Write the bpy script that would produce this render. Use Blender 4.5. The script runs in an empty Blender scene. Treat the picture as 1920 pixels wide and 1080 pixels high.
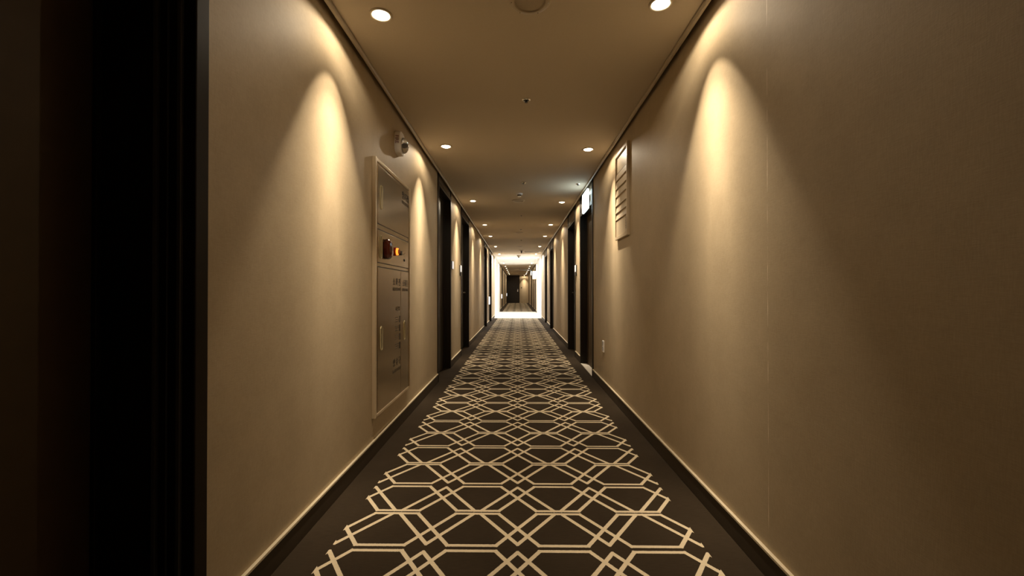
import bpy, bmesh, math, random
from mathutils import Matrix, Vector

# ------------------------------------------------------------------ camera, world, exposure
SC = bpy.context.scene
COL = SC.collection
F_PX = 830.0
EYE = 1.05
VPX, VPY = 970.5, 545.5
cam_d = bpy.data.cameras.new('camera')
cam_d.sensor_width = 36.0
cam_d.lens = F_PX / 1920.0 * 36.0
cam_d.clip_start = 0.02
cam_d.clip_end = 200
cam = bpy.data.objects.new('camera', cam_d)
COL.objects.link(cam)
cam.location = (0, 0, EYE)
cam.rotation_euler = (math.pi / 2 + math.atan((VPY - 540) / F_PX), 0, math.atan((VPX - 960) / F_PX))
SC.camera = cam

world = bpy.data.worlds.new('world')
SC.world = world
world.use_nodes = True
world.node_tree.nodes['Background'].inputs[0].default_value = (0.0, 0.0, 0.0, 1)
world.node_tree.nodes['Background'].inputs[1].default_value = 0.0

vs = SC.view_settings
vs.view_transform = 'Standard'
vs.look = 'None'
vs.gamma = 1.0
vs.use_curve_mapping = False
vs.exposure = 0.0

WARM = (1.0, 0.83, 0.61)
NEUTRAL = (1.0, 0.965, 0.91)
LAMP_W, STRAY, SKIRT = 335.0, 0.045, 0.105          # corridor downlights: beam power, stray light as a share of the beam
BEAM_TILT, BEAM_EDGE, BEAM_CORE, BEAM_FALL = 12.0, 30.5, 5.0, 10.4       # degrees; each beam leans towards its wall
LOBBY_W = 118.0

W = 0.92          # half width of the corridor
H = 2.41          # ceiling height
H_VOID = 2.55     # top of the dark shadow gap between ceiling edge and wall
K = 0.9605        # ceiling fittings, measured from the camera foot
Y_BACK, Y_END = -1.2, 38.5
random.seed(4)

# ------------------------------------------------------------------ node helpers and materials
def new_mat(name):
    m = bpy.data.materials.new(name)
    m.use_nodes = True
    nt = m.node_tree
    b = nt.nodes['Principled BSDF']
    return m, nt, b


def plain(name, col, rough=0.5, metal=0.0, emit=None, strength=0.0, noise=0.0, nscale=60.0, bump=0.0, spec=None, coat=0.0, trans=0.0):
    m, nt, b = new_mat(name)
    b.inputs['Base Color'].default_value = (*col, 1)
    b.inputs['Roughness'].default_value = rough
    b.inputs['Metallic'].default_value = metal
    if spec is not None:
        b.inputs['Specular IOR Level'].default_value = spec
    if coat:
        b.inputs['Coat Weight'].default_value = coat
    if trans:
        b.inputs['Transmission Weight'].default_value = trans
    if emit:
        b.inputs['Emission Color'].default_value = (*emit, 1)
        b.inputs['Emission Strength'].default_value = strength
    tc = nt.nodes.new('ShaderNodeTexCoord')
    nz = nt.nodes.new('ShaderNodeTexNoise')
    nz.inputs['Scale'].default_value = nscale
    nz.inputs['Detail'].default_value = 4
    nt.links.new(tc.outputs['Object'], nz.inputs['Vector'])
    if noise:
        mx = nt.nodes.new('ShaderNodeMix')
        mx.data_type = 'RGBA'
        mx.inputs['A'].default_value = (*[c * (1 - noise) for c in col], 1)
        mx.inputs['B'].default_value = (*[min(1, c * (1 + noise)) for c in col], 1)
        nt.links.new(nz.outputs['Fac'], mx.inputs['Factor'])
        nt.links.new(mx.outputs['Result'], b.inputs['Base Color'])
    if bump:
        bp = nt.nodes.new('ShaderNodeBump')
        bp.inputs['Strength'].default_value = bump
        bp.inputs['Distance'].default_value = 0.002
        nt.links.new(nz.outputs['Fac'], bp.inputs['Height'])
        nt.links.new(bp.outputs['Normal'], b.inputs['Normal'])
    return m


class NG:
    """tiny wrapper for math nodes"""
    def __init__(s, nt):
        s.nt = nt

    def m(s, op, a, b=None, c=None, clamp=False):
        n = s.nt.nodes.new('ShaderNodeMath')
        n.operation = op
        n.use_clamp = clamp
        for i, v in enumerate((a, b, c)):
            if v is None:
                continue
            if isinstance(v, (int, float)):
                n.inputs[i].default_value = v
            else:
                s.nt.links.new(v, n.inputs[i])
        return n.outputs[0]


def carpet_material():
    m, nt, b = new_mat('patterned_carpet')
    g = NG(nt)
    P, L, Y0 = 0.380, 0.2934, 1.812
    s, gA, gB, lw = 0.235 * P, 0.019, 0.014, 0.0180
    tc = nt.nodes.new('ShaderNodeTexCoord')
    sep = nt.nodes.new('ShaderNodeSeparateXYZ')
    nt.links.new(tc.outputs['Object'], sep.inputs[0])
    X, Y = sep.outputs[0], sep.outputs[1]
    # the woven edge of a line wanders a little, tuft by tuft
    tuft = nt.nodes.new('ShaderNodeTexNoise')
    tuft.inputs['Scale'].default_value = 260
    tuft.inputs['Detail'].default_value = 1
    nt.links.new(tc.outputs['Object'], tuft.inputs['Vector'])
    jit = g.m('MULTIPLY', g.m('SUBTRACT', tuft.outputs['Fac'], 0.5), 0.004)
    u = g.m('PINGPONG', g.m('ABSOLUTE', X), P / 2)
    v = g.m('PINGPONG', g.m('ADD', g.m('SUBTRACT', Y, Y0), L * 40), L)
    half = g.m('ADD', lw / 2, jit)
    segs = [((s, gA), (P / 2, gA)),
            ((s, L - gB), (P / 2, L - gB)),
            ((-s, L - gB), (s, gA)),
            ((s, L - gB), (-s, gA)),
            ((0.46 * P, L - gB), (0.0, gA + 0.009))]
    tot = None
    for (x1, y1), (x2, y2) in segs:
        dx, dy = x2 - x1, y2 - y1
        ln = math.hypot(dx, dy)
        dx, dy = dx / ln, dy / ln
        nx, ny = -dy, dx
        dist = g.m('ABSOLUTE', g.m('ADD', g.m('ADD', g.m('MULTIPLY', u, nx), g.m('MULTIPLY', v, ny)), -(nx * x1 + ny * y1)))
        t = g.m('ADD', g.m('ADD', g.m('MULTIPLY', u, dx), g.m('MULTIPLY', v, dy)), -(dx * x1 + dy * y1) - ln / 2)
        inside = g.m('MULTIPLY', g.m('LESS_THAN', dist, half), g.m('LESS_THAN', g.m('ABSOLUTE', t), ln / 2 + lw * 0.45))
        tot = inside if tot is None else g.m('MAXIMUM', tot, inside)
    edge = g.m('LESS_THAN', g.m('ABSOLUTE', X), 2.015 * P)
    mask = g.m('MULTIPLY', tot, edge)
    # pile: broad wear, fine speckle, cross-corridor weaving ribs
    fine = nt.nodes.new('ShaderNodeTexNoise')
    fine.inputs['Scale'].default_value = 420
    fine.inputs['Detail'].default_value = 2
    nt.links.new(tc.outputs['Object'], fine.inputs['Vector'])
    mp = nt.nodes.new('ShaderNodeMapping')
    mp.inputs['Scale'].default_value = (14, 160, 1)
    nt.links.new(tc.outputs['Object'], mp.inputs[0])
    rib = nt.nodes.new('ShaderNodeTexNoise')
    rib.inputs['Scale'].default_value = 1.6
    rib.inputs['Detail'].default_value = 4
    nt.links.new(mp.outputs[0], rib.inputs['Vector'])
    wear = nt.nodes.new('ShaderNodeTexNoise')
    wear.inputs['Scale'].default_value = 3.2
    nt.links.new(tc.outputs['Object'], wear.inputs['Vector'])
    k = g.m('ADD', g.m('MULTIPLY', fine.outputs['Fac'], 0.7), g.m('ADD', g.m('MULTIPLY', rib.outputs['Fac'], 0.8), g.m('MULTIPLY', wear.outputs['Fac'], 0.55)))
    gr = nt.nodes.new('ShaderNodeMix'); gr.data_type = 'RGBA'
    gr.inputs['A'].default_value = (0.021, 0.0142, 0.0082, 1)
    gr.inputs['B'].default_value = (0.058, 0.041, 0.025, 1)
    nt.links.new(g.m('SUBTRACT', k, 0.5, clamp=True), gr.inputs['Factor'])
    li = nt.nodes.new('ShaderNodeMix'); li.data_type = 'RGBA'
    li.inputs['A'].default_value = (0.62, 0.51, 0.35, 1)
    li.inputs['B'].default_value = (0.92, 0.79, 0.57, 1)
    nt.links.new(g.m('SUBTRACT', k, 0.5, clamp=True), li.inputs['Factor'])
    mx = nt.nodes.new('ShaderNodeMix'); mx.data_type = 'RGBA'
    nt.links.new(mask, mx.inputs['Factor'])
    nt.links.new(gr.outputs['Result'], mx.inputs['A'])
    nt.links.new(li.outputs['Result'], mx.inputs['B'])
    nt.links.new(mx.outputs['Result'], b.inputs['Base Color'])
    b.inputs['Roughness'].default_value = 0.95
    b.inputs['Specular IOR Level'].default_value = 0.1
    bp = nt.nodes.new('ShaderNodeBump')
    bp.inputs['Strength'].default_value = 0.5
    bp.inputs['Distance'].default_value = 0.003
    nt.links.new(g.m('ADD', fine.outputs['Fac'], g.m('MULTIPLY', mask, 0.6)), bp.inputs['Height'])
    nt.links.new(bp.outputs['Normal'], b.inputs['Normal'])
    return m


def wallpaper_material(name, seam_at=None):
    m, nt, b = new_mat(name)
    g = NG(nt)
    tc = nt.nodes.new('ShaderNodeTexCoord')
    mp = nt.nodes.new('ShaderNodeMapping')
    mp.inputs['Scale'].default_value = (45, 45, 700)
    nt.links.new(tc.outputs['Object'], mp.inputs[0])
    weft = nt.nodes.new('ShaderNodeTexNoise')
    weft.inputs['Scale'].default_value = 1.0
    weft.inputs['Detail'].default_value = 5
    weft.inputs['Roughness'].default_value = 0.65
    nt.links.new(mp.outputs[0], weft.inputs['Vector'])
    mp2 = nt.nodes.new('ShaderNodeMapping')
    mp2.inputs['Scale'].default_value = (260, 260, 40)
    nt.links.new(tc.outputs['Object'], mp2.inputs[0])
    warp = nt.nodes.new('ShaderNodeTexNoise')
    warp.inputs['Scale'].default_value = 1.0
    warp.inputs['Detail'].default_value = 3
    nt.links.new(mp2.outputs[0], warp.inputs['Vector'])
    broad = nt.nodes.new('ShaderNodeTexNoise')
    broad.inputs['Scale'].default_value = 7
    broad.inputs['Detail'].default_value = 6
    nt.links.new(tc.outputs['Object'], broad.inputs['Vector'])
    k = g.m('ADD', g.m('MULTIPLY', weft.outputs['Fac'], 0.8), g.m('ADD', g.m('MULTIPLY', warp.outputs['Fac'], 0.45), g.m('MULTIPLY', broad.outputs['Fac'], 0.5)))
    k = g.m('SUBTRACT', k, 0.4, clamp=True)
    mx = nt.nodes.new('ShaderNodeMix'); mx.data_type = 'RGBA'
    mx.inputs['A'].default_value = (0.36, 0.28, 0.178, 1)
    mx.inputs['B'].default_value = (0.55, 0.446, 0.30, 1)
    nt.links.new(k, mx.inputs['Factor'])
    out = mx.outputs['Result']
    hgt = g.m('ADD', g.m('MULTIPLY', weft.outputs['Fac'], 0.7), g.m('ADD', g.m('MULTIPLY', warp.outputs['Fac'], 0.4), g.m('MULTIPLY', broad.outputs['Fac'], 1.6)))
    if seam_at is not None:
        sep = nt.nodes.new('ShaderNodeSeparateXYZ')
        nt.links.new(tc.outputs['Object'], sep.inputs[0])
        near = g.m('LESS_THAN', g.m('ABSOLUTE', g.m('SUBTRACT', sep.outputs[1], seam_at)), 0.0017)
        mp3 = nt.nodes.new('ShaderNodeMapping')
        mp3.inputs['Scale'].default_value = (1, 1, 9)
        nt.links.new(tc.outputs['Object'], mp3.inputs[0])
        sn = nt.nodes.new('ShaderNodeTexNoise')
        sn.inputs['Scale'].default_value = 1.3
        sn.inputs['Detail'].default_value = 5
        nt.links.new(mp3.outputs[0], sn.inputs['Vector'])
        lift = g.m('MULTIPLY', near, g.m('MULTIPLY', g.m('SUBTRACT', sn.outputs['Fac'], 0.42, clamp=True), 4.0, clamp=True))
        ms = nt.nodes.new('ShaderNodeMix'); ms.data_type = 'RGBA'
        ms.inputs['B'].default_value = (0.82, 0.72, 0.55, 1)  # pale patches on the seam: its glints put into the colour
        nt.links.new(lift, ms.inputs['Factor'])
        nt.links.new(out, ms.inputs['A'])
        out = ms.outputs['Result']
        hgt = g.m('ADD', hgt, g.m('MULTIPLY', lift, 1.0))
    nt.links.new(out, b.inputs['Base Color'])
    b.inputs['Roughness'].default_value = 0.62
    b.inputs['Specular IOR Level'].default_value = 0.25
    bp = nt.nodes.new('ShaderNodeBump')
    bp.inputs['Strength'].default_value = 0.22
    bp.inputs['Distance'].default_value = 0.0022
    nt.links.new(hgt, bp.inputs['Height'])
    nt.links.new(bp.outputs['Normal'], b.inputs['Normal'])
    return m


M = {}
M['wall'] = wallpaper_material('woven_wallpaper')
M['wall_seam'] = wallpaper_material('woven_wallpaper_with_seam', 1.64)
M['carpet'] = carpet_material()
M['ceiling'] = plain('matt_ceiling_paint', (0.56, 0.48, 0.37), 0.85, noise=0.04, nscale=90, bump=0.12)
M['ceiling_bright'] = plain('lit_ceiling_paint', (0.88, 0.86, 0.83), 0.8, noise=0.02, nscale=40)  # same paint over the lobby, its bright light put into a paler colour
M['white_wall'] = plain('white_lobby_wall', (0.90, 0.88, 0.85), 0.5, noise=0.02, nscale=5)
M['stone'] = plain('pale_stone_floor', (0.80, 0.75, 0.66), 0.45, noise=0.06, nscale=9)
M['cornice'] = plain('cornice_paint', (0.47, 0.39, 0.28), 0.38, noise=0.04, nscale=30)
M['board'] = plain('dark_skirting', (0.045, 0.030, 0.014), 0.6, noise=0.2, nscale=20)
M['gold'] = plain('pale_gold_strip', (0.86, 0.76, 0.56), 0.35, metal=0.35, noise=0.05, nscale=50)
M['door'] = plain('dark_door_veneer', (0.022, 0.015, 0.009), 0.42, noise=0.3, nscale=14)
M['casing'] = plain('dark_metal_casing', (0.018, 0.012, 0.007), 0.42, spec=0.3, noise=0.2, nscale=25)
M['casing_dark'] = plain('dull_dark_casing', (0.016, 0.010, 0.004), 0.6, spec=0.12, noise=0.2, nscale=25)
M['transom'] = plain('dark_brown_transom', (0.10, 0.075, 0.045), 0.35, noise=0.15, nscale=18)
M['exit_leaf'] = plain('brown_exit_door', (0.085, 0.058, 0.032), 0.55, spec=0.15, noise=0.15, nscale=12)
M['black'] = plain('black_plastic', (0.012, 0.010, 0.009), 0.35, noise=0.2, nscale=40)
M['black_seal'] = plain('grey_rubber_seal', (0.07, 0.075, 0.08), 0.4, noise=0.1, nscale=40)
M['chrome'] = plain('chrome', (0.82, 0.80, 0.76), 0.12, metal=1.0, noise=0.04, nscale=30)
M['steel'] = plain('brushed_steel', (0.37, 0.28, 0.172), 0.24, metal=0.95, noise=0.05, nscale=35)
M['steel_edge'] = plain('lit_steel_edge', (0.66, 0.54, 0.37), 0.28, metal=0.4, noise=0.04, nscale=35)  # paler than the door steel: lamp light on the frame put into its colour
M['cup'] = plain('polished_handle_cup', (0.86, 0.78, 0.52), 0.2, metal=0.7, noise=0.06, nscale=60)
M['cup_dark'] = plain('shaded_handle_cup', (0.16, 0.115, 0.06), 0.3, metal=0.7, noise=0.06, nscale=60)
M['ink'] = plain('dark_print', (0.03, 0.022, 0.015), 0.6, noise=0.1, nscale=40)
M['faint_ink'] = plain('grey_print', (0.12, 0.09, 0.06), 0.6, noise=0.1, nscale=40)
M['red_ink'] = plain('dark_red_print', (0.16, 0.012, 0.012), 0.5, noise=0.1, nscale=40)
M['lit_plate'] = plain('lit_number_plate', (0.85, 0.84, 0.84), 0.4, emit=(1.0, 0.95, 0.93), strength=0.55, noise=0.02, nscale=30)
M['white'] = plain('white_plastic', (0.86, 0.84, 0.82), 0.4, noise=0.03, nscale=30)
M['beige'] = plain('beige_enamel', (0.62, 0.51, 0.36), 0.42, noise=0.04, nscale=25)
M['red'] = plain('dark_red_translucent_plastic', (0.10, 0.010, 0.005), 0.12, noise=0.1, nscale=30, coat=0.6)
M['red_lamp'] = plain('red_lamp_lens', (0.35, 0.03, 0.01), 0.2, noise=0.1, nscale=30)
M['glow_orange'] = plain('lit_orange_lamp', (0.9, 0.3, 0.05), 0.3, emit=(1.0, 0.22, 0.02), strength=2.2)
M['grille'] = plain('perforated_grille', (0.40, 0.33, 0.24), 0.7, noise=0.25, nscale=350)
M['lens'] = plain('lit_downlight_lens', (1, 0.9, 0.75), 0.3, emit=(1.0, 0.86, 0.62), strength=14.0)
M['exit_face'] = plain('lit_exit_sign_face', (0.85, 0.95, 0.95), 0.4, emit=(0.80, 0.98, 1.0), strength=5.0)
M['guide_face'] = plain('lit_guide_lamp_face', (0.9, 0.93, 1.0), 0.4, emit=(0.92, 0.95, 1.0), strength=1.6)
M['cream_face'] = plain('lit_cream_sign_face', (0.95, 0.86, 0.68), 0.4, emit=(1.0, 0.86, 0.62), strength=0.25)
M['glass'] = plain('clear_strobe_dome', (0.95, 0.95, 0.95), 0.03, trans=0.9)
M['tinted'] = plain('smoked_dome', (0.01, 0.01, 0.01), 0.08, coat=0.5)


# ------------------------------------------------------------------ mesh helpers
class MB:
    def __init__(s):
        s.bm = bmesh.new()

    def box(s, x0, x1, y0, y1, z0, z1):
        vs_ = [s.bm.verts.new((x, y, z)) for x in sorted((x0, x1)) for y in sorted((y0, y1)) for z in sorted((z0, z1))]
        for f in ((0, 1, 3, 2), (4, 6, 7, 5), (0, 4, 5, 1), (2, 3, 7, 6), (0, 2, 6, 4), (1, 5, 7, 3)):
            s.bm.faces.new([vs_[i] for i in f])
        return s

    def lathe(s, prof, mat=Matrix.Identity(4), n=40, sx=1.0, sy=1.0, power=2.0, cap=True):
        """profile [(r, h)...] turned about local Z; power>2 gives a rounded-square outline"""
        rings = []
        for r, h in prof:
            ring = []
            for i in range(n):
                a = 2 * math.pi * i / n
                c, d = math.cos(a), math.sin(a)
                if power != 2.0:
                    q = (abs(c) ** power + abs(d) ** power) ** (-1.0 / power)
                else:
                    q = 1.0
                ring.append(s.bm.verts.new(mat @ Vector((r * q * c * sx, r * q * d * sy, h))))
            rings.append(ring)
        for a, b in zip(rings, rings[1:]):
            for i in range(n):
                s.bm.faces.new((a[i], a[(i + 1) % n], b[(i + 1) % n], b[i]))
        if cap:
            s.bm.faces.new(list(reversed(rings[0])))
            s.bm.faces.new(rings[-1])
        return s

    def prism(s, pts, axis_pts):
        """polygon pts (list of Vector) extruded by vector axis_pts"""
        a = [s.bm.verts.new(p) for p in pts]
        b = [s.bm.verts.new(p + axis_pts) for p in pts]
        n = len(pts)
        s.bm.faces.new(list(reversed(a)))
        s.bm.faces.new(b)
        for i in range(n):
            s.bm.faces.new((a[i], a[(i + 1) % n], b[(i + 1) % n], b[i]))
        return s

    def build(s, name, mat, parent=None, bevel=0.0, smooth=False, seg=2):
        bmesh.ops.recalc_face_normals(s.bm, faces=s.bm.faces)
        me = bpy.data.meshes.new(name)
        if parent is not None:
            off = parent_world(parent)
            bmesh.ops.translate(s.bm, verts=s.bm.verts, vec=-off)
        s.bm.to_mesh(me)
        s.bm.free()
        me.materials.append(mat)
        o = bpy.data.objects.new(name, me)
        COL.objects.link(o)
        if parent is not None:
            o.parent = parent
        if smooth:
            for p in me.polygons:
                p.use_smooth = True
            md = o.modifiers.new('edges', 'EDGE_SPLIT')
            md.split_angle = math.radians(38)
        if bevel:
            md = o.modifiers.new('bevel', 'BEVEL')
            md.width = bevel
            md.segments = seg
            md.limit_method = 'ANGLE'
        return o


def parent_world(o):
    v = Vector((0, 0, 0))
    while o is not None:
        v += o.location
        o = o.parent
    return v


def thing(name, loc, label=None, cat=None, group=None, kind=None):
    o = bpy.data.objects.new(name, None)
    COL.objects.link(o)
    o.location = loc
    o.empty_display_size = 0.1
    return tag(o, label, cat, group, kind)


def tag(o, label=None, cat=None, group=None, kind=None):
    if label:
        o['label'] = label
    if cat:
        o['category'] = cat
    if group:
        o['group'] = group
    if kind:
        o['kind'] = kind
    return o


def dup(root, loc, label):
    r = root.copy()
    COL.objects.link(r)
    r.location = loc
    r['label'] = label
    for ch in list(root.children):
        c = ch.copy()
        COL.objects.link(c)
        c.parent = r
        for gch in list(ch.children):
            d = gch.copy()
            COL.objects.link(d)
            d.parent = c
    return r


DOWN = Matrix(((1, 0, 0, 0), (0, -1, 0, 0), (0, 0, -1, 0), (0, 0, 0, 1)))      # lathe height runs downwards


def out_axis(side, at):
    """lathe axis pointing from a wall into the corridor (side -1 left, +1 right); local y is up"""
    if side < 0:
        m = Matrix(((0, 0, 1, 0), (1, 0, 0, 0), (0, 1, 0, 0), (0, 0, 0, 1)))
    else:
        m = Matrix(((0, 0, -1, 0), (-1, 0, 0, 0), (0, 1, 0, 0), (0, 0, 0, 1)))
    return Matrix.Translation(at) @ m


def text_mesh(name, body, size, mat, matrix, parent, depth=0.0004, squeeze=1.0, align='CENTER'):
    cu = bpy.data.curves.new(name, 'FONT')
    cu.body = body
    cu.size = size
    cu.extrude = depth
    cu.align_x = align
    cu.align_y = 'CENTER'
    cu.resolution_u = 3
    tmp = bpy.data.objects.new(name, cu)
    COL.objects.link(tmp)
    bpy.context.view_layer.update()
    me = bpy.data.meshes.new_from_object(tmp.evaluated_get(bpy.context.evaluated_depsgraph_get()))
    bpy.data.objects.remove(tmp)
    bpy.data.curves.remove(cu)
    off = Matrix.Translation(-parent_world(parent))
    me.transform(off @ matrix @ Matrix.Diagonal((squeeze, 1, 1, 1)))
    me.materials.clear()
    me.materials.append(mat)
    o = bpy.data.objects.new(name, me)
    COL.objects.link(o)
    o.parent = parent
    return o


# ------------------------------------------------------------------ the shell
LOB_L, LOB_R = (17.6, 23.2), (16.75, 21.3)
FLOOR_LOB = (17.1, 22.3)
CEIL_LOB = (16.4, 22.9)
L_DOORS = [(0.28, 1.29), (5.06, 6.06), (7.16, 8.32), (12.1, 13.15), (14.25, 15.45), (25.9, 26.9), (31.3, 32.5), (36.6, 37.7)]
R_DOORS = [(5.38, 6.47), (7.02, 8.05), (11.35, 12.45), (13.75, 14.75), (22.4, 23.35), (24.6, 25.6), (28.4, 29.5), (34.9, 36.0)]
THICK = 0.42


def gaps(y0, y1, holes):
    out, y = [], y0
    for a, b in holes:
        if b <= y0 or a >= y1:
            continue
        out.append((y, a))
        y = b
    out.append((y, y1))
    return [(a, b) for a, b in out if b - a > 1e-4]


def floor_like(name, spans):
    me = bpy.data.meshes.new(name)
    bm = bmesh.new()
    mats = []
    for y0, y1, z0, z1, hw, mt in spans:
        if mt not in mats:
            mats.append(mt)
        n0 = len(bm.faces)
        vs_ = [bm.verts.new((x, y, z)) for x in (-hw, hw) for y in (y0, y1) for z in (z0, z1)]
        for f in ((0, 1, 3, 2), (4, 6, 7, 5), (0, 4, 5, 1), (2, 3, 7, 6), (0, 2, 6, 4), (1, 5, 7, 3)):
            fc = bm.faces.new([vs_[i] for i in f])
            fc.material_index = mats.index(mt)
    bmesh.ops.recalc_face_normals(bm, faces=bm.faces)
    bm.to_mesh(me)
    bm.free()
    for mt in mats:
        me.materials.append(mt)
    o = bpy.data.objects.new(name, me)
    COL.objects.link(o)
    tag(o, kind='structure')
    return o


FW = W + THICK
floor_like('floor', [(Y_BACK, FLOOR_LOB[0], -0.1, 0, FW, M['carpet']), (FLOOR_LOB[0], FLOOR_LOB[1], -0.1, 0, FW, M['stone']), (FLOOR_LOB[1], Y_END + 0.2, -0.1, 0, FW, M['carpet'])])
# the ceiling board stops short of the walls and leaves a dark shadow gap, except over the lobby
CE = W - 0.030
floor_like('ceiling', [(Y_BACK, CEIL_LOB[0], H, H + 0.1, CE, M['ceiling']), (CEIL_LOB[0], CEIL_LOB[1], H, H + 0.1, W - 0.001, M['ceiling_bright']), (CEIL_LOB[1], Y_END, H, H + 0.1, CE, M['ceiling']),
                       (Y_BACK, Y_END + 0.2, H_VOID, H_VOID + 0.05, FW, M['board'])])

for nm, s, doors, lob, mt in (('left', -1, L_DOORS, LOB_L, M['wall']), ('right', 1, R_DOORS, LOB_R, M['wall_seam'])):
    b = MB()
    for a, c in gaps(Y_BACK, Y_END, sorted(doors + [lob])):
        b.box(s * W, s * (W + THICK), a, c, 0, H_VOID)
    for a, c in doors:
        b.box(s * W, s * (W + THICK), a, c, H, H_VOID)
    tag(b.build('wall_' + nm, mt), kind='structure')
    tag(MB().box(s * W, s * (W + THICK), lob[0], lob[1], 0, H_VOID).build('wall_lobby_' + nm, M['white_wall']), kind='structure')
    # skirting: dark board with a pale metal strip on top
    bb, st = MB(), MB()
    for a, c in gaps(Y_BACK, Y_END, sorted(doors + [lob])):
        if a == lob[1]:
            a += 0.0
        bb.box(s * (W - 0.010), s * W, a + 0.001, c - 0.001, 0, 0.092)
        st.box(s * (W - 0.014), s * W, a + 0.001, c - 0.001, 0.092, 0.1035)
    base = tag(bb.build('baseboard_' + nm, M['board']), kind='structure')
    tag(st.build('metal_strip', M['gold'], base, bevel=0.002), 'pale gold metal strip')

b = MB().box(-W - THICK, W + THICK, Y_BACK - 0.1, Y_BACK, 0, H_VOID)
tag(b.build('wall_front', M['wall']), kind='structure')
b = MB().box(0.17, W + THICK, Y_END, Y_END + 0.15, 0, H_VOID)
tag(b.build('wall_back', M['wall']), kind='structure')

# cornice trims, each a small stepped moulding along the top of a wall
n_trim = 0
for s, lob in ((-1, CEIL_LOB), (1, CEIL_LOB)):
    for a, c in ((Y_BACK, lob[0]), (lob[1], Y_END)):
        n_trim += 1
        prof = [(0.0285, 0.0), (0.047, 0.0), (0.047, -0.014), (0.043, -0.022), (0.034, -0.024), (0.0285, -0.024)]
        pts = [Vector((s * (W - o_), a, H + z_)) for o_, z_ in prof]
        b = MB().prism(pts, Vector((0, c - a, 0)))
        tag(b.build('trim_%d' % n_trim, M['cornice'], bevel=0.003), kind='structure')
for s, yy in ((-1, 17.58), (1, 16.73)):
    n_trim += 1
    tag(MB().box(s * (W - 0.012), s * W, yy, yy + 0.05, 0, H).build('trim_%d' % n_trim, M['cornice']), kind='structure')


# ------------------------------------------------------------------ doors
def lever(parent, s, y, z, face_x, direction):
    """lever handle on the corridor face of a leaf"""
    m = out_axis(s, (face_x, y, z))
    b = MB().lathe([(0.026, 0), (0.026, 0.006), (0.011, 0.008), (0.010, 0.045)], m, 20)
    x0 = face_x - s * 0.040
    b.box(x0 - 0.008, x0 + 0.008, y - 0.010, y + direction * 0.115, z - 0.009, z + 0.009)
    return b.build('handle', M['chrome'], parent, smooth=False, bevel=0.002)


def make_door(n, s, y0, y1, top, recess=0.085, leaf_mat='door', deep=False, knob=False, handle_near=True):
    root = thing('door_%d' % n, (s * W, (y0 + y1) / 2, 0), kind='structure')
    cw = 0.055                                  # casing width
    proud, back = 0.012, recess + 0.06
    xo, xi = s * (W - proud), s * (W + back)
    b = MB()
    b.box(xo, xi, y0 + 0.0005, y0 + cw, 0, H - 0.001)
    b.box(xo, xi, y1 - cw, y1 - 0.0005, 0, H - 0.001)
    b.box(xo, xi, y0 + cw, y1 - cw, top, top + 0.05)
    b.build('frame', M['casing_dark' if deep else 'casing'], root, bevel=0.004)
    # panel over the door, set just behind the casing edge
    MB().box(s * (W - 0.004), s * (W + 0.05), y0 + cw, y1 - cw, top + 0.05, H - 0.001).build('transom_panel', M['transom'], root, bevel=0.002)
    if deep:                                    # stops and seals of the deep near doorway
        b = MB()
        for x_in in (0.022, 0.090):
            b.box(s * (W + x_in), s * (W + x_in + 0.012), y1 - cw - 0.012, y1 - cw, 0, top)
        b.box(s * (W + 0.063), s * (W + 0.067), y1 - cw - 0.006, y1 - cw, 0, top)
        b.build('seal', M['black_seal'], root, bevel=0.002)
    # stop bead in front of the leaf
    b = MB()
    fx = s * (W + recess)
    b.box(fx, fx - s * 0.014, y1 - cw - 0.016, y1 - cw, 0, top)
    b.box(fx, fx - s * 0.014, y0 + cw, y0 + cw + 0.016, 0, top)
    b.box(fx, fx - s * 0.014, y0 + cw + 0.016, y1 - cw - 0.016, top - 0.016, top)
    b.build('door_stop', M['casing'], root, bevel=0.002)
    leaf = MB().box(fx, s * (W + recess + 0.045), y0 + cw, y1 - cw, 0.008, top).build('door_leaf', M[leaf_mat], root, bevel=0.003)
    if knob:
        m = out_axis(s, (fx, y0 + cw + 0.085, 1.06))
        MB().lathe([(0.030, 0), (0.030, 0.007), (0.013, 0.010), (0.012, 0.030), (0.024, 0.036), (0.029, 0.048), (0.027, 0.062), (0.014, 0.070)], m, 24).build('door_knob', M['chrome'], leaf, smooth=True)
        tag(MB().box(s * (W - 0.008), s * (W + recess), y0 + cw, y1 - cw, 0, 0.006).build('threshold', M['stone'], root), 'pale stone threshold')
    else:
        if handle_near:
            lever(leaf, s, y0 + cw + 0.07, 1.02, fx, 1)
        else:
            lever(leaf, s, y1 - cw - 0.07, 1.02, fx, -1)
        m = out_axis(s, (fx, (y0 + y1) / 2, 1.5))
        MB().lathe([(0.009, 0), (0.009, 0.004), (0.005, 0.005)], m, 14).build('peephole', M['chrome'], leaf)
    return root


make_door(1, -1, *L_DOORS[0], top=2.28, recess=0.27, deep=True, leaf_mat='exit_leaf')
nd = 1
for (a, c) in L_DOORS[1:]:
    nd += 1
    make_door(nd, -1, a, c, top=2.275, handle_near=(nd % 2 == 0))
for i, (a, c) in enumerate(R_DOORS):
    nd += 1
    if i == 0:
        make_door(nd, 1, a, c, top=2.12, leaf_mat='exit_leaf', knob=True)
    else:
        make_door(nd, 1, a, c, top=2.17, handle_near=(i % 2 == 0))
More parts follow.
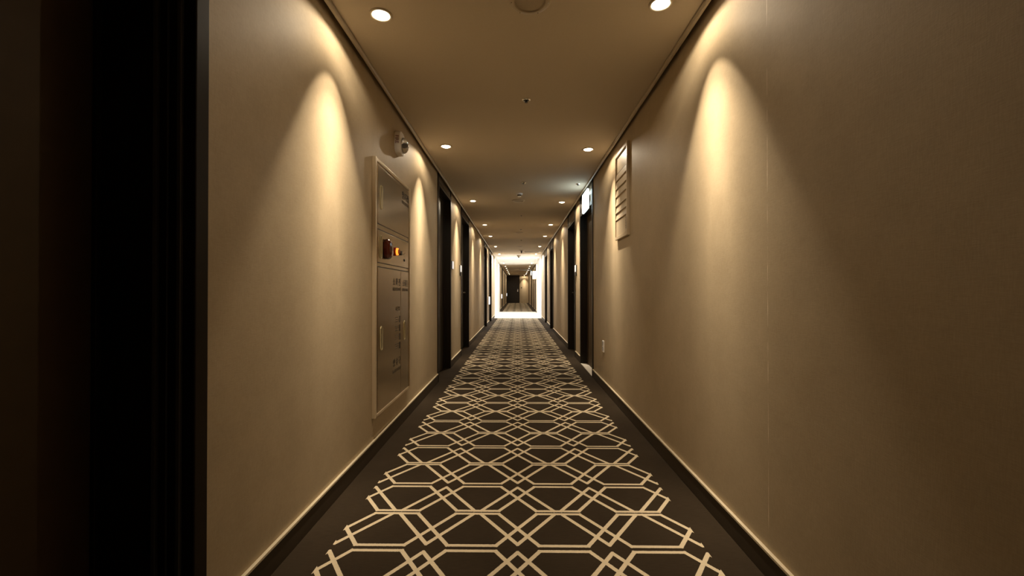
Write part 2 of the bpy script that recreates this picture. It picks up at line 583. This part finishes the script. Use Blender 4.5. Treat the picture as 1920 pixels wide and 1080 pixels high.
# the dark full-height door that closes the corridor
nd += 1
root = thing('door_%d' % nd, (-0.37, Y_END, 0), kind='structure')
b = MB()
b.box(-W, -W + 0.05, Y_END - 0.015, Y_END + 0.1, 0, H - 0.03)
b.box(0.12, 0.17, Y_END - 0.015, Y_END + 0.1, 0, H - 0.03)
b.box(-W, 0.17, Y_END - 0.015, Y_END + 0.1, H - 0.03, H - 0.001)
b.build('frame', M['casing'], root, bevel=0.004)
leaf = MB().box(-W + 0.05, 0.12, Y_END + 0.01, Y_END + 0.055, 0.006, H - 0.03).build('door_leaf', M['door'], root, bevel=0.003)
b = MB().box(-0.02, 0.05, Y_END - 0.004, Y_END + 0.01, 0.98, 1.20)
b.box(-0.07, 0.03, Y_END - 0.035, Y_END - 0.020, 1.03, 1.05)
b.box(0.01, 0.03, Y_END - 0.030, Y_END - 0.004, 1.03, 1.05)
b.build('handle', M['chrome'], leaf, bevel=0.002)
MB().box(-0.355, -0.335, Y_END + 0.004, Y_END + 0.01, 1.44, 1.46).build('peephole', M['chrome'], leaf)


# ------------------------------------------------------------------ downlights
def fixture_light(name, watts, parent, dz, color, radius, axis, wide=False):
    """the lamp's own light with the light distribution of its reflector: a soft-edged beam, a ring of
    stray light and a hard cut-off by the rim (what an IES file would hold)"""
    l = bpy.data.lights.new(name, 'SPOT')
    l.energy = watts
    l.color = color
    l.spot_size = math.radians(176)
    l.spot_blend = 0.0
    l.shadow_soft_size = radius
    l.use_nodes = True
    nt = l.node_tree
    em = [n for n in nt.nodes if n.type == 'EMISSION'][0]
    g = NG(nt)
    tc = nt.nodes.new('ShaderNodeTexCoord')
    sep = nt.nodes.new('ShaderNodeSeparateXYZ')
    nt.links.new(tc.outputs['Normal'], sep.inputs[0])
    th = g.m('MULTIPLY', g.m('ARCCOSINE', g.m('MINIMUM', g.m('ABSOLUTE', sep.outputs[2]), 1.0)), 180 / math.pi)
    if wide:
        f = g.m('DIVIDE', g.m('SUBTRACT', 84.0, th, clamp=False), 24.0, clamp=True)
    else:
        dot = g.m('ADD', g.m('MULTIPLY', sep.outputs[0], axis[0]), g.m('ADD', g.m('MULTIPLY', sep.outputs[1], axis[1]), g.m('MULTIPLY', sep.outputs[2], axis[2])))
        phi = g.m('MULTIPLY', g.m('ARCCOSINE', g.m('MAXIMUM', g.m('MINIMUM', dot, 1.0), -1.0)), 180 / math.pi)
        t = g.m('DIVIDE', g.m('SUBTRACT', BEAM_EDGE, phi), 3.5, clamp=True)
        beam = g.m('MULTIPLY', t, g.m('EXPONENT', g.m('MULTIPLY', g.m('MAXIMUM', phi, BEAM_CORE), -1.0 / BEAM_FALL)))
        ring = g.m('DIVIDE', g.m('SUBTRACT', 80.0, th), 8.0, clamp=True)
        lift = g.m('ADD', 0.20, g.m('MULTIPLY', 0.80, g.m('DIVIDE', g.m('SUBTRACT', th, 40.0), 18.0, clamp=True)))
        skirt = g.m('MULTIPLY', g.m('DIVIDE', g.m('SUBTRACT', 35.0, th), 7.0, clamp=True), SKIRT)
        f = g.m('ADD', g.m('ADD', beam, skirt), g.m('MULTIPLY', g.m('MULTIPLY', ring, lift), STRAY))
    nt.links.new(f, em.inputs['Strength'])
    o = bpy.data.objects.new(name, l)
    COL.objects.link(o)
    o.parent = parent
    o.location = (0, 0, dz)
    return o


def make_downlight(watts, color, lean, wide=False):
    a = math.radians(BEAM_TILT)
    axis = Vector((lean[0] * math.sin(a), lean[1] * math.sin(a), -math.cos(a))).normalized()
    root = thing('downlight', (0, 0, H), 'x', 'ceiling light', 'recessed downlights along the ceiling')
    MB().lathe([(0.055, 0.0), (0.055, 0.004), (0.050, 0.007), (0.044, 0.006), (0.041, 0.001), (0.041, 0.0)],
               Matrix.Translation((0, 0, H)) @ DOWN, 36).build('trim_ring', M['cornice'], root, smooth=True)
    lens = MB().lathe([(0.0405, 0.0), (0.038, 0.006), (0.030, 0.011), (0.018, 0.014), (0.006, 0.015)],
                      Matrix.Translation((0, 0, H)) @ DOWN, 30).build('lens', M['lens'], root, smooth=True)
    fixture_light('lamp_light', watts, root, -0.018, color, 0.010, axis, wide)
    return root


ORD = ['first', 'second', 'third', 'fourth', 'fifth', 'sixth', 'seventh', 'eighth', 'ninth', 'tenth', 'eleventh', 'twelfth', 'thirteenth', 'fourteenth', 'fifteenth']
LIGHT_Y = [(2.25, 2.18), (4.31, 4.42), (6.93, 7.05), (9.44, 9.44), (11.4, 11.4), (14.05, 14.05), (16.9, 16.9), (18.9, 18.9), (22.5, 22.5),
           (25.4, 25.4), (27.6, 27.6), (30.0, 30.0), (32.6, 32.6), (35.2, 35.2), (37.4, 37.4)]
protos = {}


def downlight(side, lobby, loc, label):
    if (side, lobby) not in protos:
        lean = {'left': (-1, 0), 'right': (1, -0.25), 'end': (0, 1)}[side]
        p = make_downlight(LOBBY_W if lobby else LAMP_W, NEUTRAL if lobby else WARM, lean, lobby)
        p.location = loc
        p['label'] = label
        protos[(side, lobby)] = p
        return p
    return dup(protos[(side, lobby)], loc, label)


EXTRA = {(0, 0): ', before the steel cabinet', (0, 1): ', past the steel cabinet', (0, 2): ', between two doors',
         (1, 0): ', above the bright scallop', (1, 1): ', past the slatted panel'}
for i, ys in enumerate(LIGHT_Y):
    for j, side in enumerate(('left', 'right')):
        lobby = i in (6, 7, 8)
        where = EXTRA.get((j, i), ', in the white lobby' if lobby else (', beyond the white lobby' if i > 8 else ''))
        lab = '%s downlight from the camera in the %s ceiling row%s' % (ORD[i], side, where)
        loc = ((-0.70, 0.705)[j] * K, ys[j] * K, H)
        downlight(side, lobby, loc, lab)
downlight('end', False, (0.58, Y_END - 0.27, H), 'single recessed downlight lighting the end wall beside the dark end door')


# ------------------------------------------------------------------ other ceiling fittings
def make_speaker():
    root = thing('ceiling_speaker', (0, 0, H), 'x', 'speaker', 'round ceiling speakers')
    T = Matrix.Translation((0, 0, H)) @ DOWN
    MB().lathe([(0.098, 0.0), (0.099, 0.003), (0.094, 0.008), (0.080, 0.011), (0.073, 0.011), (0.071, 0.006), (0.071, 0.0)], T, 56).build('rim', M['cornice'], root, smooth=True)
    MB().lathe([(0.0705, 0.0), (0.0705, 0.004), (0.050, 0.006), (0.020, 0.007), (0.004, 0.007)], T, 48).build('grille', M['grille'], root, smooth=True)
    for k in range(6):
        a = math.radians(60 * k + 62)
        b = MB().lathe([(0.0030, 0.0095), (0.0030, 0.0115), (0.0015, 0.012)], Matrix.Translation((0.087 * math.cos(a), 0.087 * math.sin(a), H)) @ DOWN, 10)
        b.build('screw', M['chrome'], root)
    return root


sp = make_speaker()
spk = [(0.060, 2.15, 'nearest round ceiling speaker, cut by the top of the photo'), (0.012, 6.92, 'round ceiling speaker just behind the first smoke detector'),
       (0.03, 10.72, 'round ceiling speaker level with the fourth to fifth downlights'), (0.07, 14.05, 'round ceiling speaker level with the sixth pair of downlights'),
       (0.03, 25.0, 'farthest round ceiling speaker, past the white lobby stretch')]
for i, (x, y, lab) in enumerate(spk):
    if i == 0:
        sp.location = (x * K, y * K, H); sp['label'] = lab
    else:
        dup(sp, (x * K, y * K, H), lab)


def make_sprinkler():
    root = thing('sprinkler', (0, 0, H), 'x', 'sprinkler', 'small ceiling sprinklers')
    T = Matrix.Translation((0, 0, H)) @ DOWN
    MB().lathe([(0.030, 0.0), (0.030, 0.002), (0.024, 0.007), (0.017, 0.008), (0.016, 0.002), (0.016, 0.0)], T, 32).build('cover_plate', M['chrome'], root, smooth=True)
    MB().lathe([(0.0155, 0.0), (0.0150, 0.004), (0.006, 0.005), (0.005, 0.016), (0.012, 0.018), (0.012, 0.0195)], T, 20).build('sprinkler_head', M['black'], root)
    return root


spr = make_sprinkler()
for i, (x, y, lab) in enumerate([(0.064, 3.27, 'nearest small sprinkler head, alone on the ceiling behind the big speaker'),
                                 (0.078, 5.78, 'small sprinkler head just in front of the smoke detector'),
                                 (0.070, 8.28, 'small sprinkler head between the third and fourth downlight pairs'),
                                 (0.075, 10.15, 'small sprinkler head just in front of the third round speaker'),
                                 (0.100, 12.3, 'small sprinkler head between the fifth and sixth downlight pairs'),
                                 (0.798, 5.86, 'small dark sprinkler head in the cool glow of the exit sign'),
                                 (0.10, 28.2, 'farthest small sprinkler head, past the last round speaker')]):
    if i == 0:
        spr.location = (x * K, y * K, H); spr['label'] = lab
    else:
        dup(spr, (x * K, y * K, H), lab)

root = thing('smoke_detector', (0.023, 6.166, H), 'white smoke detector with stepped chrome underside between sprinkler and second speaker', 'smoke detector')
T = Matrix.Translation((0.023, 6.166, H)) @ DOWN
MB().lathe([(0.046, 0.0), (0.047, 0.014), (0.043, 0.020), (0.030, 0.021)], T, 36).build('base', M['white'], root, smooth=True)
MB().lathe([(0.029, 0.021), (0.027, 0.032), (0.024, 0.034)], T, 30).build('sensing_chamber', M['black'], root, smooth=True)
MB().lathe([(0.032, 0.034), (0.032, 0.040), (0.022, 0.044), (0.006, 0.045)], T, 30).build('sensor_cap', M['chrome'], root, smooth=True)

root = thing('ceiling_camera', (0.130, 14.753, H), 'dark stemmed ceiling camera hanging beside the ceiling air vent', 'camera')
T = Matrix.Translation((0.130, 14.753, H)) @ DOWN
MB().lathe([(0.082, 0.0), (0.084, 0.010), (0.060, 0.020), (0.034, 0.028)], T, 32).build('base', M['cornice'], root, smooth=True)
MB().lathe([(0.030, 0.028), (0.026, 0.060), (0.020, 0.096), (0.012, 0.106)], T, 24).build('camera_body', M['black'], root, smooth=True)

root = thing('dome_camera', (0.043, 16.905, H), 'small white dome camera with black dome on the bright lobby ceiling', 'camera')
T = Matrix.Translation((0.043, 16.905, H)) @ DOWN
MB().lathe([(0.066, 0.0), (0.068, 0.016), (0.056, 0.046), (0.034, 0.056)], T, 32).build('base', M['grille'], root, smooth=True)
MB().lathe([(0.033, 0.056), (0.031, 0.074), (0.022, 0.088), (0.008, 0.094)], T, 24).build('dome', M['tinted'], root, smooth=True)

root = thing('air_vent', (0.50, 15.42, H), 'long slotted air vent in the ceiling before the white lobby stretch', 'vent')
b = MB()
for (a, c) in ((15.16, 15.22), (15.31, 15.47), (15.56, 15.68)):
    b.box(0.23, 0.77, a, c, H - 0.010, H)
for (a, c) in ((0.225, 0.252), (0.748, 0.775)):
    b.box(a, c, 15.16, 15.68, H - 0.0101, H)
b.build('vent_frame', M['cornice'], root, bevel=0.002)
MB().box(0.252, 0.748, 15.22, 15.31, H - 0.003, H).build('slot', M['black'], root)
MB().box(0.252, 0.748, 15.47, 15.56, H - 0.003, H).build('slot', M['black'], root)


# ------------------------------------------------------------------ steel hydrant cabinet on the left wall
CX = -W
root = thing('hydrant_cabinet', (CX, 3.23, 0.24), 'tall brushed steel fire hydrant cabinet on the left wall with red alarm lamps', 'cabinet')
ca0, ca1, cz0, cz1 = 2.782, 3.690, 0.242, 1.905
fx = CX + 0.016                                  # frame face
b = MB()
b.box(CX, fx, ca0 + 0.004, ca1 - 0.004, cz0 + 0.004, cz1 - 0.004)      # carcass front
b.build('cabinet_body', M['steel'], root)
b = MB()
e = CX + 0.024
b.box(CX, e, ca0, ca0 + 0.028, cz0, cz1)
b.box(CX, e, ca1 - 0.022, ca1, cz0, cz1)
b.box(CX, e - 0.004, ca0 + 0.028, ca1 - 0.022, cz1 - 0.022, cz1)
b.box(CX, e - 0.004, ca0 + 0.028, ca1 - 0.022, cz0, cz0 + 0.020)
b.build('frame', M['steel_edge'], root, bevel=0.003)
b = MB()                                         # dark gaps round the doors
for z in (1.448, 1.204):
    b.box(fx - 0.001, fx + 0.0006, 2.842, 3.640, z - 0.001, z + 0.007)
b.box(fx - 0.001, fx + 0.0006, 2.842, 3.640, 1.484, 1.488)
b.box(fx - 0.001, fx + 0.0006, 2.842, 3.640, 1.232, 1.236)
b.box(fx - 0.001, fx + 0.0006, 3.404, 3.412, 0.272, 1.204)
b.build('door_gap', M['ink'], root)
df = fx + 0.0028                                  # door faces
TM = lambda y, z: Matrix(((0, 0, 1, df + 0.0006), (1, 0, 0, y), (0, 1, 0, z), (0, 0, 0, 1)))


def cab_door(y0, y1, z0, z1, hy, hz, hl):
    d = MB().box(fx - 0.001, df, y0, y1, z0, z1).build('door', M['steel'], root, bevel=0.002)
    # oval recessed pull: raised polished rim round a darker cup
    ring, cup = MB(), MB()
    n = 28
    def oval(r, grow):
        pts = []
        for k in range(n):
            a = 2 * math.pi * k / n
            pts.append((hy + (r + grow) * math.cos(a), hz + (r + grow) * math.sin(a) + (hl / 2 - r) * (1 if math.sin(a) >= 0 else -1)))
        return pts
    o_, i_ = oval(0.016, 0.007), oval(0.016, 0.0)
    A = [ring.bm.verts.new((df, p[0], p[1])) for p in o_]
    B = [ring.bm.verts.new((df + 0.005, p[0], p[1])) for p in oval(0.016, 0.004)]
    Cc = [ring.bm.verts.new((df + 0.004, p[0], p[1])) for p in i_]
    D = [ring.bm.verts.new((df, p[0], p[1])) for p in oval(0.016, -0.002)]
    for k in range(n):
        q = (k + 1) % n
        for U, V in ((A, B), (B, Cc), (Cc, D), (D, A)):
            ring.bm.faces.new((U[k], U[q], V[q], V[k]))
    h = ring.build('handle', M['cup'], d, smooth=True)
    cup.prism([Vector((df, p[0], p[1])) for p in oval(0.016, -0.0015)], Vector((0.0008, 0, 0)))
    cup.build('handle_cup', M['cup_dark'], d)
    return d


d_up = cab_door(2.842, 3.646, 1.488, 1.868, 2.912, 1.668, 0.150)
d_mid = cab_door(2.842, 3.646, 1.236, 1.448, 2.903, 1.340, 0.145)
d_low = cab_door(2.842, 3.404, 0.272, 1.204, 2.918, 0.737, 0.150)
d_ext = cab_door(3.412, 3.646, 0.272, 1.204, 3.511, 0.738, 0.142)
text_mesh('lettering', '방수기구함', 0.068, M['ink'], TM(3.545, 1.797), d_up, squeeze=0.66)
text_mesh('small_lettering', 'FIRE EQUIPMENT', 0.034, M['faint_ink'], TM(3.545, 1.745), d_up, squeeze=0.85)
text_mesh('lettering', '소 화 전', 0.062, M['ink'], TM(3.290, 1.112), d_low)
text_mesh('small_lettering', 'FIRE HYDRANT', 0.034, M['faint_ink'], TM(3.290, 1.062), d_low, squeeze=0.9)
text_mesh('lettering', '소화기', 0.062, M['ink'], TM(3.535, 1.106), d_ext, squeeze=0.95)
text_mesh('small_lettering', 'EXTINGUISHER', 0.032, M['faint_ink'], TM(3.535, 1.058), d_ext, squeeze=0.85)
text_mesh('small_lettering', '사 용 법', 0.036, M['faint_ink'], TM(3.315, 0.915), d_low)
for k in range(4):
    z = 0.835 - k * 0.066
    b = MB()
    b.box(df - 0.0005, df + 0.0008, 3.358, 3.388, z - 0.024, z + 0.024)
    b.build('pictogram', M['ink'], d_low)
    b = MB()
    for q, (a, c) in enumerate(((3.245, 3.330), (3.260, 3.335), (3.250, 3.315))):
        b.box(df - 0.0005, df + 0.0007, a, c, z + 0.014 - q * 0.015, z + 0.019 - q * 0.015)
    b.build('printed_line', M['faint_ink'], d_low)
text_mesh('lettering', '방 수 구', 0.062, M['ink'], TM(3.300, 0.520), d_low)
text_mesh('small_lettering', 'WATER OUTLET', 0.036, M['faint_ink'], TM(3.300, 0.462), d_low, squeeze=0.9)
# red alarm bell cover, lamp, holes and push button on the middle door
MB().lathe([(0.070, 0.0), (0.072, 0.012), (0.068, 0.026), (0.050, 0.040), (0.030, 0.045), (0.008, 0.046)], out_axis(-1, (df, 3.015, 1.335)), 10, cap=True).build('alarm_bell', M['red'], d_mid, bevel=0.006)
lamp = MB().lathe([(0.031, 0.0), (0.031, 0.010), (0.026, 0.014)], out_axis(-1, (df, 3.235, 1.338)), 28).build('indicator_lamp', M['red_lamp'], d_mid, smooth=True)
MB().lathe([(0.026, 0.012), (0.027, 0.018), (0.025, 0.026), (0.020, 0.030)], out_axis(-1, (df, 3.235, 1.338)), 24).build('lamp_lens', M['glow_orange'], lamp, smooth=True)
MB().lathe([(0.020, 0.030), (0.017, 0.036), (0.010, 0.038)], out_axis(-1, (df, 3.235, 1.338)), 24).build('lamp_cap', M['red_lamp'], lamp, smooth=True)
MB().lathe([(0.017, 0.0), (0.017, 0.020), (0.013, 0.024)], out_axis(-1, (df, 3.345, 1.336)), 20).build('push_button', M['black'], d_mid, smooth=True)
for (y, z) in ((3.44, 1.345), (3.47, 1.335), (3.50, 1.342), (3.53, 1.352), (3.455, 1.36), (3.49, 1.368), (3.52, 1.325)):
    MB().lathe([(0.0035, -0.0005), (0.0035, 0.0008)], out_axis(-1, (df, y, z)), 8).build('speaker_hole', M['ink'], d_mid)
MB().lathe([(0.010, 0.0), (0.010, 0.004), (0.006, 0.005)], out_axis(-1, (df, 3.507, 1.294)), 16).build('jack_hole', M['black'], d_mid, smooth=True)

# ------------------------------------------------------------------ FIRE strobe above the cabinet
ay, az = 3.362, 2.172
root = thing('fire_strobe', (-W, ay, az), 'white FIRE alarm strobe with clear dome on left wall above the steel cabinet', 'fire alarm')
MB().lathe([(0.086, 0.0), (0.088, 0.006), (0.088, 0.032), (0.084, 0.041), (0.070, 0.044)], out_axis(-1, (-W, ay, az)), 56, sx=0.92, power=3.2).build('base', M['white'], root, smooth=True)
# lettering runs down the flank that faces the camera
TX = Matrix(((0, -1, 0, -W + 0.019), (0, 0, -1, ay - 0.0815), (1, 0, 0, az + 0.018), (0, 0, 0, 1)))
TX = Matrix(((0, 1, 0, -W + 0.020), (0, 0, -1, ay - 0.0812), (-1, 0, 0, az + 0.010), (0, 0, 0, 1)))
text_mesh('lettering', 'FIRE', 0.036, M['red_ink'], TX, root, squeeze=0.95, depth=0.0012)
MB().lathe([(0.052, 0.042), (0.052, 0.046), (0.040, 0.048)], out_axis(-1, (-W, ay, az - 0.014)), 36).build('reflector', M['chrome'], root, smooth=True)
MB().lathe([(0.060, 0.0435), (0.058, 0.056), (0.050, 0.070), (0.036, 0.080), (0.018, 0.086), (0.004, 0.087)], out_axis(-1, (-W, ay, az - 0.014)), 40).build('strobe_dome', M['glass'], root, smooth=True)
MB().lathe([(0.014, 0.048), (0.012, 0.060), (0.010, 0.068)], out_axis(-1, (-W, ay, az - 0.014)), 20).build('flash_tube', M['black'], root, smooth=True)

# ------------------------------------------------------------------ slatted panel on the right wall
py0, py1, pz0, pz1 = 3.636, 4.082, 1.512, 2.288
root = thing('slatted_panel', (W, (py0 + py1) / 2, pz0), 'beige slatted board with raised frame on the right wall before the exit door', 'wall panel')
xb, xf = W, W - 0.024
b = MB()
b.box(xb, xf, py0, py0 + 0.026, pz0, pz1)
b.box(xb, xf, py1 - 0.016, py1, pz0, pz1)
b.box(xb, xf, py0 + 0.026, py1 - 0.016, pz1 - 0.030, pz1)
b.box(xb, xf, py0 + 0.026, py1 - 0.016, pz0, pz0 + 0.028)
b.build('frame', M['beige'], root, bevel=0.002)
MB().box(xb, W - 0.008, py0 + 0.026, py1 - 0.016, pz0 + 0.028, pz1 - 0.030).build('back_panel', M['beige'], root)
zs = [2.118, 2.047, 1.972, 1.900, 1.818, 1.752, 1.690]
for k, z in enumerate(zs[:-1]):
    zt, zb = z - 0.010, zs[k + 1] + 0.0005
    pts = [Vector((W - 0.008, py0 + 0.026, zt)), Vector((W - 0.0125, py0 + 0.026, zt)), Vector((W - 0.0215, py0 + 0.026, zb + 0.002)), Vector((W - 0.020, py0 + 0.026, zb)), Vector((W - 0.008, py0 + 0.026, zb))]
    MB().prism(pts, Vector((0, py1 - py0 - 0.042, 0))).build('slat', M['beige'], root)
for z in [pz1 - 0.0305] + zs[:1] + [1.686]:
    MB().box(W - 0.008, W - 0.0086, py0 + 0.026, py1 - 0.016, z - 0.008, z).build('groove_shade', M['ink'], root)  # thin dark strips, the shadow in the grooves put into colour
pts = [Vector((W - 0.008, py0 + 0.026, 1.682)), Vector((W - 0.016, py0 + 0.026, 1.680)), Vector((W - 0.016, py0 + 0.026, 1.545)), Vector((W - 0.008, py0 + 0.026, 1.545))]
d = MB().prism(pts, Vector((0, py1 - py0 - 0.042, 0))).build('lower_plate', M['beige'], root)
b = MB()
for k in range(9):
    z = 1.668 - k * 0.011
    b.box(W - 0.0158, W - 0.0166, 3.690, 3.690 + (0.022, 0.014, 0.026, 0.018)[k % 4], z - 0.0065, z)
b.build('printed_line', M['ink'], d)

# ------------------------------------------------------------------ exit signs
def make_exit(y, z0, label):
    root = thing('exit_sign', (W - 0.013, y, z0), label, 'exit sign', 'lit exit signs')
    xb_, xf_ = W - 0.0125, W - 0.052
    MB().box(xb_, xb_ - 0.012, y - 0.150, y + 0.150, z0 + 0.03, z0 + 0.20).build('housing', M['black'], root, bevel=0.003)
    MB().box(xb_ - 0.012, xf_, y - 0.205, y + 0.205, z0 + 0.003, z0 + 0.257).build('lit_face', M['exit_face'], root, bevel=0.010)
    return root


ex = make_exit(5.75, 2.080, 'glowing white exit sign above the near right exit door')
dup(ex, (W - 0.013, 29.0, 2.080), 'small far glowing exit sign past the lobby on the right wall')

# cream hanging sign box at the far corner of the lobby
root = thing('projecting_sign', (0.91, 22.05, 1.63), 'cream lit sign box projecting from the right wall past the white lobby', 'sign')
MB().box(0.74, 0.92, 21.95, 22.10, 1.63, 2.03).build('sign_case', M['beige'], root, bevel=0.01)
MB().box(0.752, 0.908, 21.944, 21.95, 1.645, 2.015).build('lit_face', M['cream_face'], root)

# ------------------------------------------------------------------ room number plates and waist-high guide lamps
def plate(name, s, y, z, w, h, t, label, cat, group, reader=False):
    root = thing(name, (s * W, y, z - h / 2), label, cat, group)
    xo = s * (W - t)
    MB().box(s * W, xo, y - w / 2, y + w / 2, z - h / 2, z + h / 2).build('plate', M['lit_plate'], root, bevel=0.003)
    MB().box(s * W, s * (W - t * 0.7), y - w / 2 - 0.002, y + w / 2 + 0.002, z - h / 2 - 0.002, z + h / 2 + 0.002).build('backplate', M['black'], root, bevel=0.002)
    if reader:
        MB().box(s * W, s * (W - 0.018), y - w * 0.33, y + w * 0.2, z - h / 2 - 0.064, z - h / 2 - 0.008).build('card_reader', M['black'], root, bevel=0.003)
    return root


plate('number_plate', -1, 6.17, 1.41, 0.12, 0.105, 0.022, 'white number plate on left wall beside the second left door', 'number plate', 'room number plates')
plate('number_plate', -1, 7.05, 1.405, 0.12, 0.105, 0.022, 'white number plate over a dark reader beside the third left door', 'number plate', 'room number plates', True)
plate('number_plate', 1, 6.93, 1.40, 0.11, 0.105, 0.022, 'white number plate over a dark reader on the right wall past the exit door', 'number plate', 'room number plates', True)
for (y, lab) in ((13.75, 'nearest lit white guide lamp low on the left wall between far doors'), (24.6, 'lit white guide lamp low on the left wall just past the lobby'), (35.9, 'farthest lit white guide lamp low on the left wall near the end door')):
    root = thing('guide_lamp', (-W, y, 0.62), lab, 'guide lamp', 'low wall guide lamps')
    MB().box(-W, -W + 0.03, y - 0.15, y + 0.15, 0.625, 0.875).build('housing', M['beige'], root, bevel=0.003)
    MB().box(-W + 0.03, -W + 0.055, y - 0.14, y + 0.14, 0.635, 0.865).build('lit_face', M['guide_face'], root, bevel=0.006)

# wall sockets
root = thing('wall_socket', (W, 4.745, 0.40), 'white double power socket low on the right wall before the exit door', 'socket')
MB().box(W, W - 0.011, 4.705, 4.785, 0.398, 0.520).build('faceplate', M['white'], root, bevel=0.003)
for zc in (0.487, 0.431):
    so = MB().lathe([(0.023, 0.0111), (0.021, 0.0125), (0.020, 0.0118), (0.019, 0.0112)], out_axis(1, (W, 4.745, zc)), 26).build('outlet', M['black'], root, smooth=True)
    MB().box(W - 0.0112, W - 0.0135, 4.741, 4.749, zc - 0.014, zc + 0.014).build('earth_bar', M['white'], so)
root = thing('wall_switch', (0.34, Y_END, 1.30), 'small black switch on the end wall right of the dark end door', 'switch')
MB().box(0.30, 0.38, Y_END - 0.010, Y_END, 1.28, 1.38).build('switch_plate', M['black'], root, bevel=0.003)
MB().box(0.32, 0.36, Y_END - 0.016, Y_END - 0.010, 1.30, 1.36).build('rocker', M['black'], root, bevel=0.002)
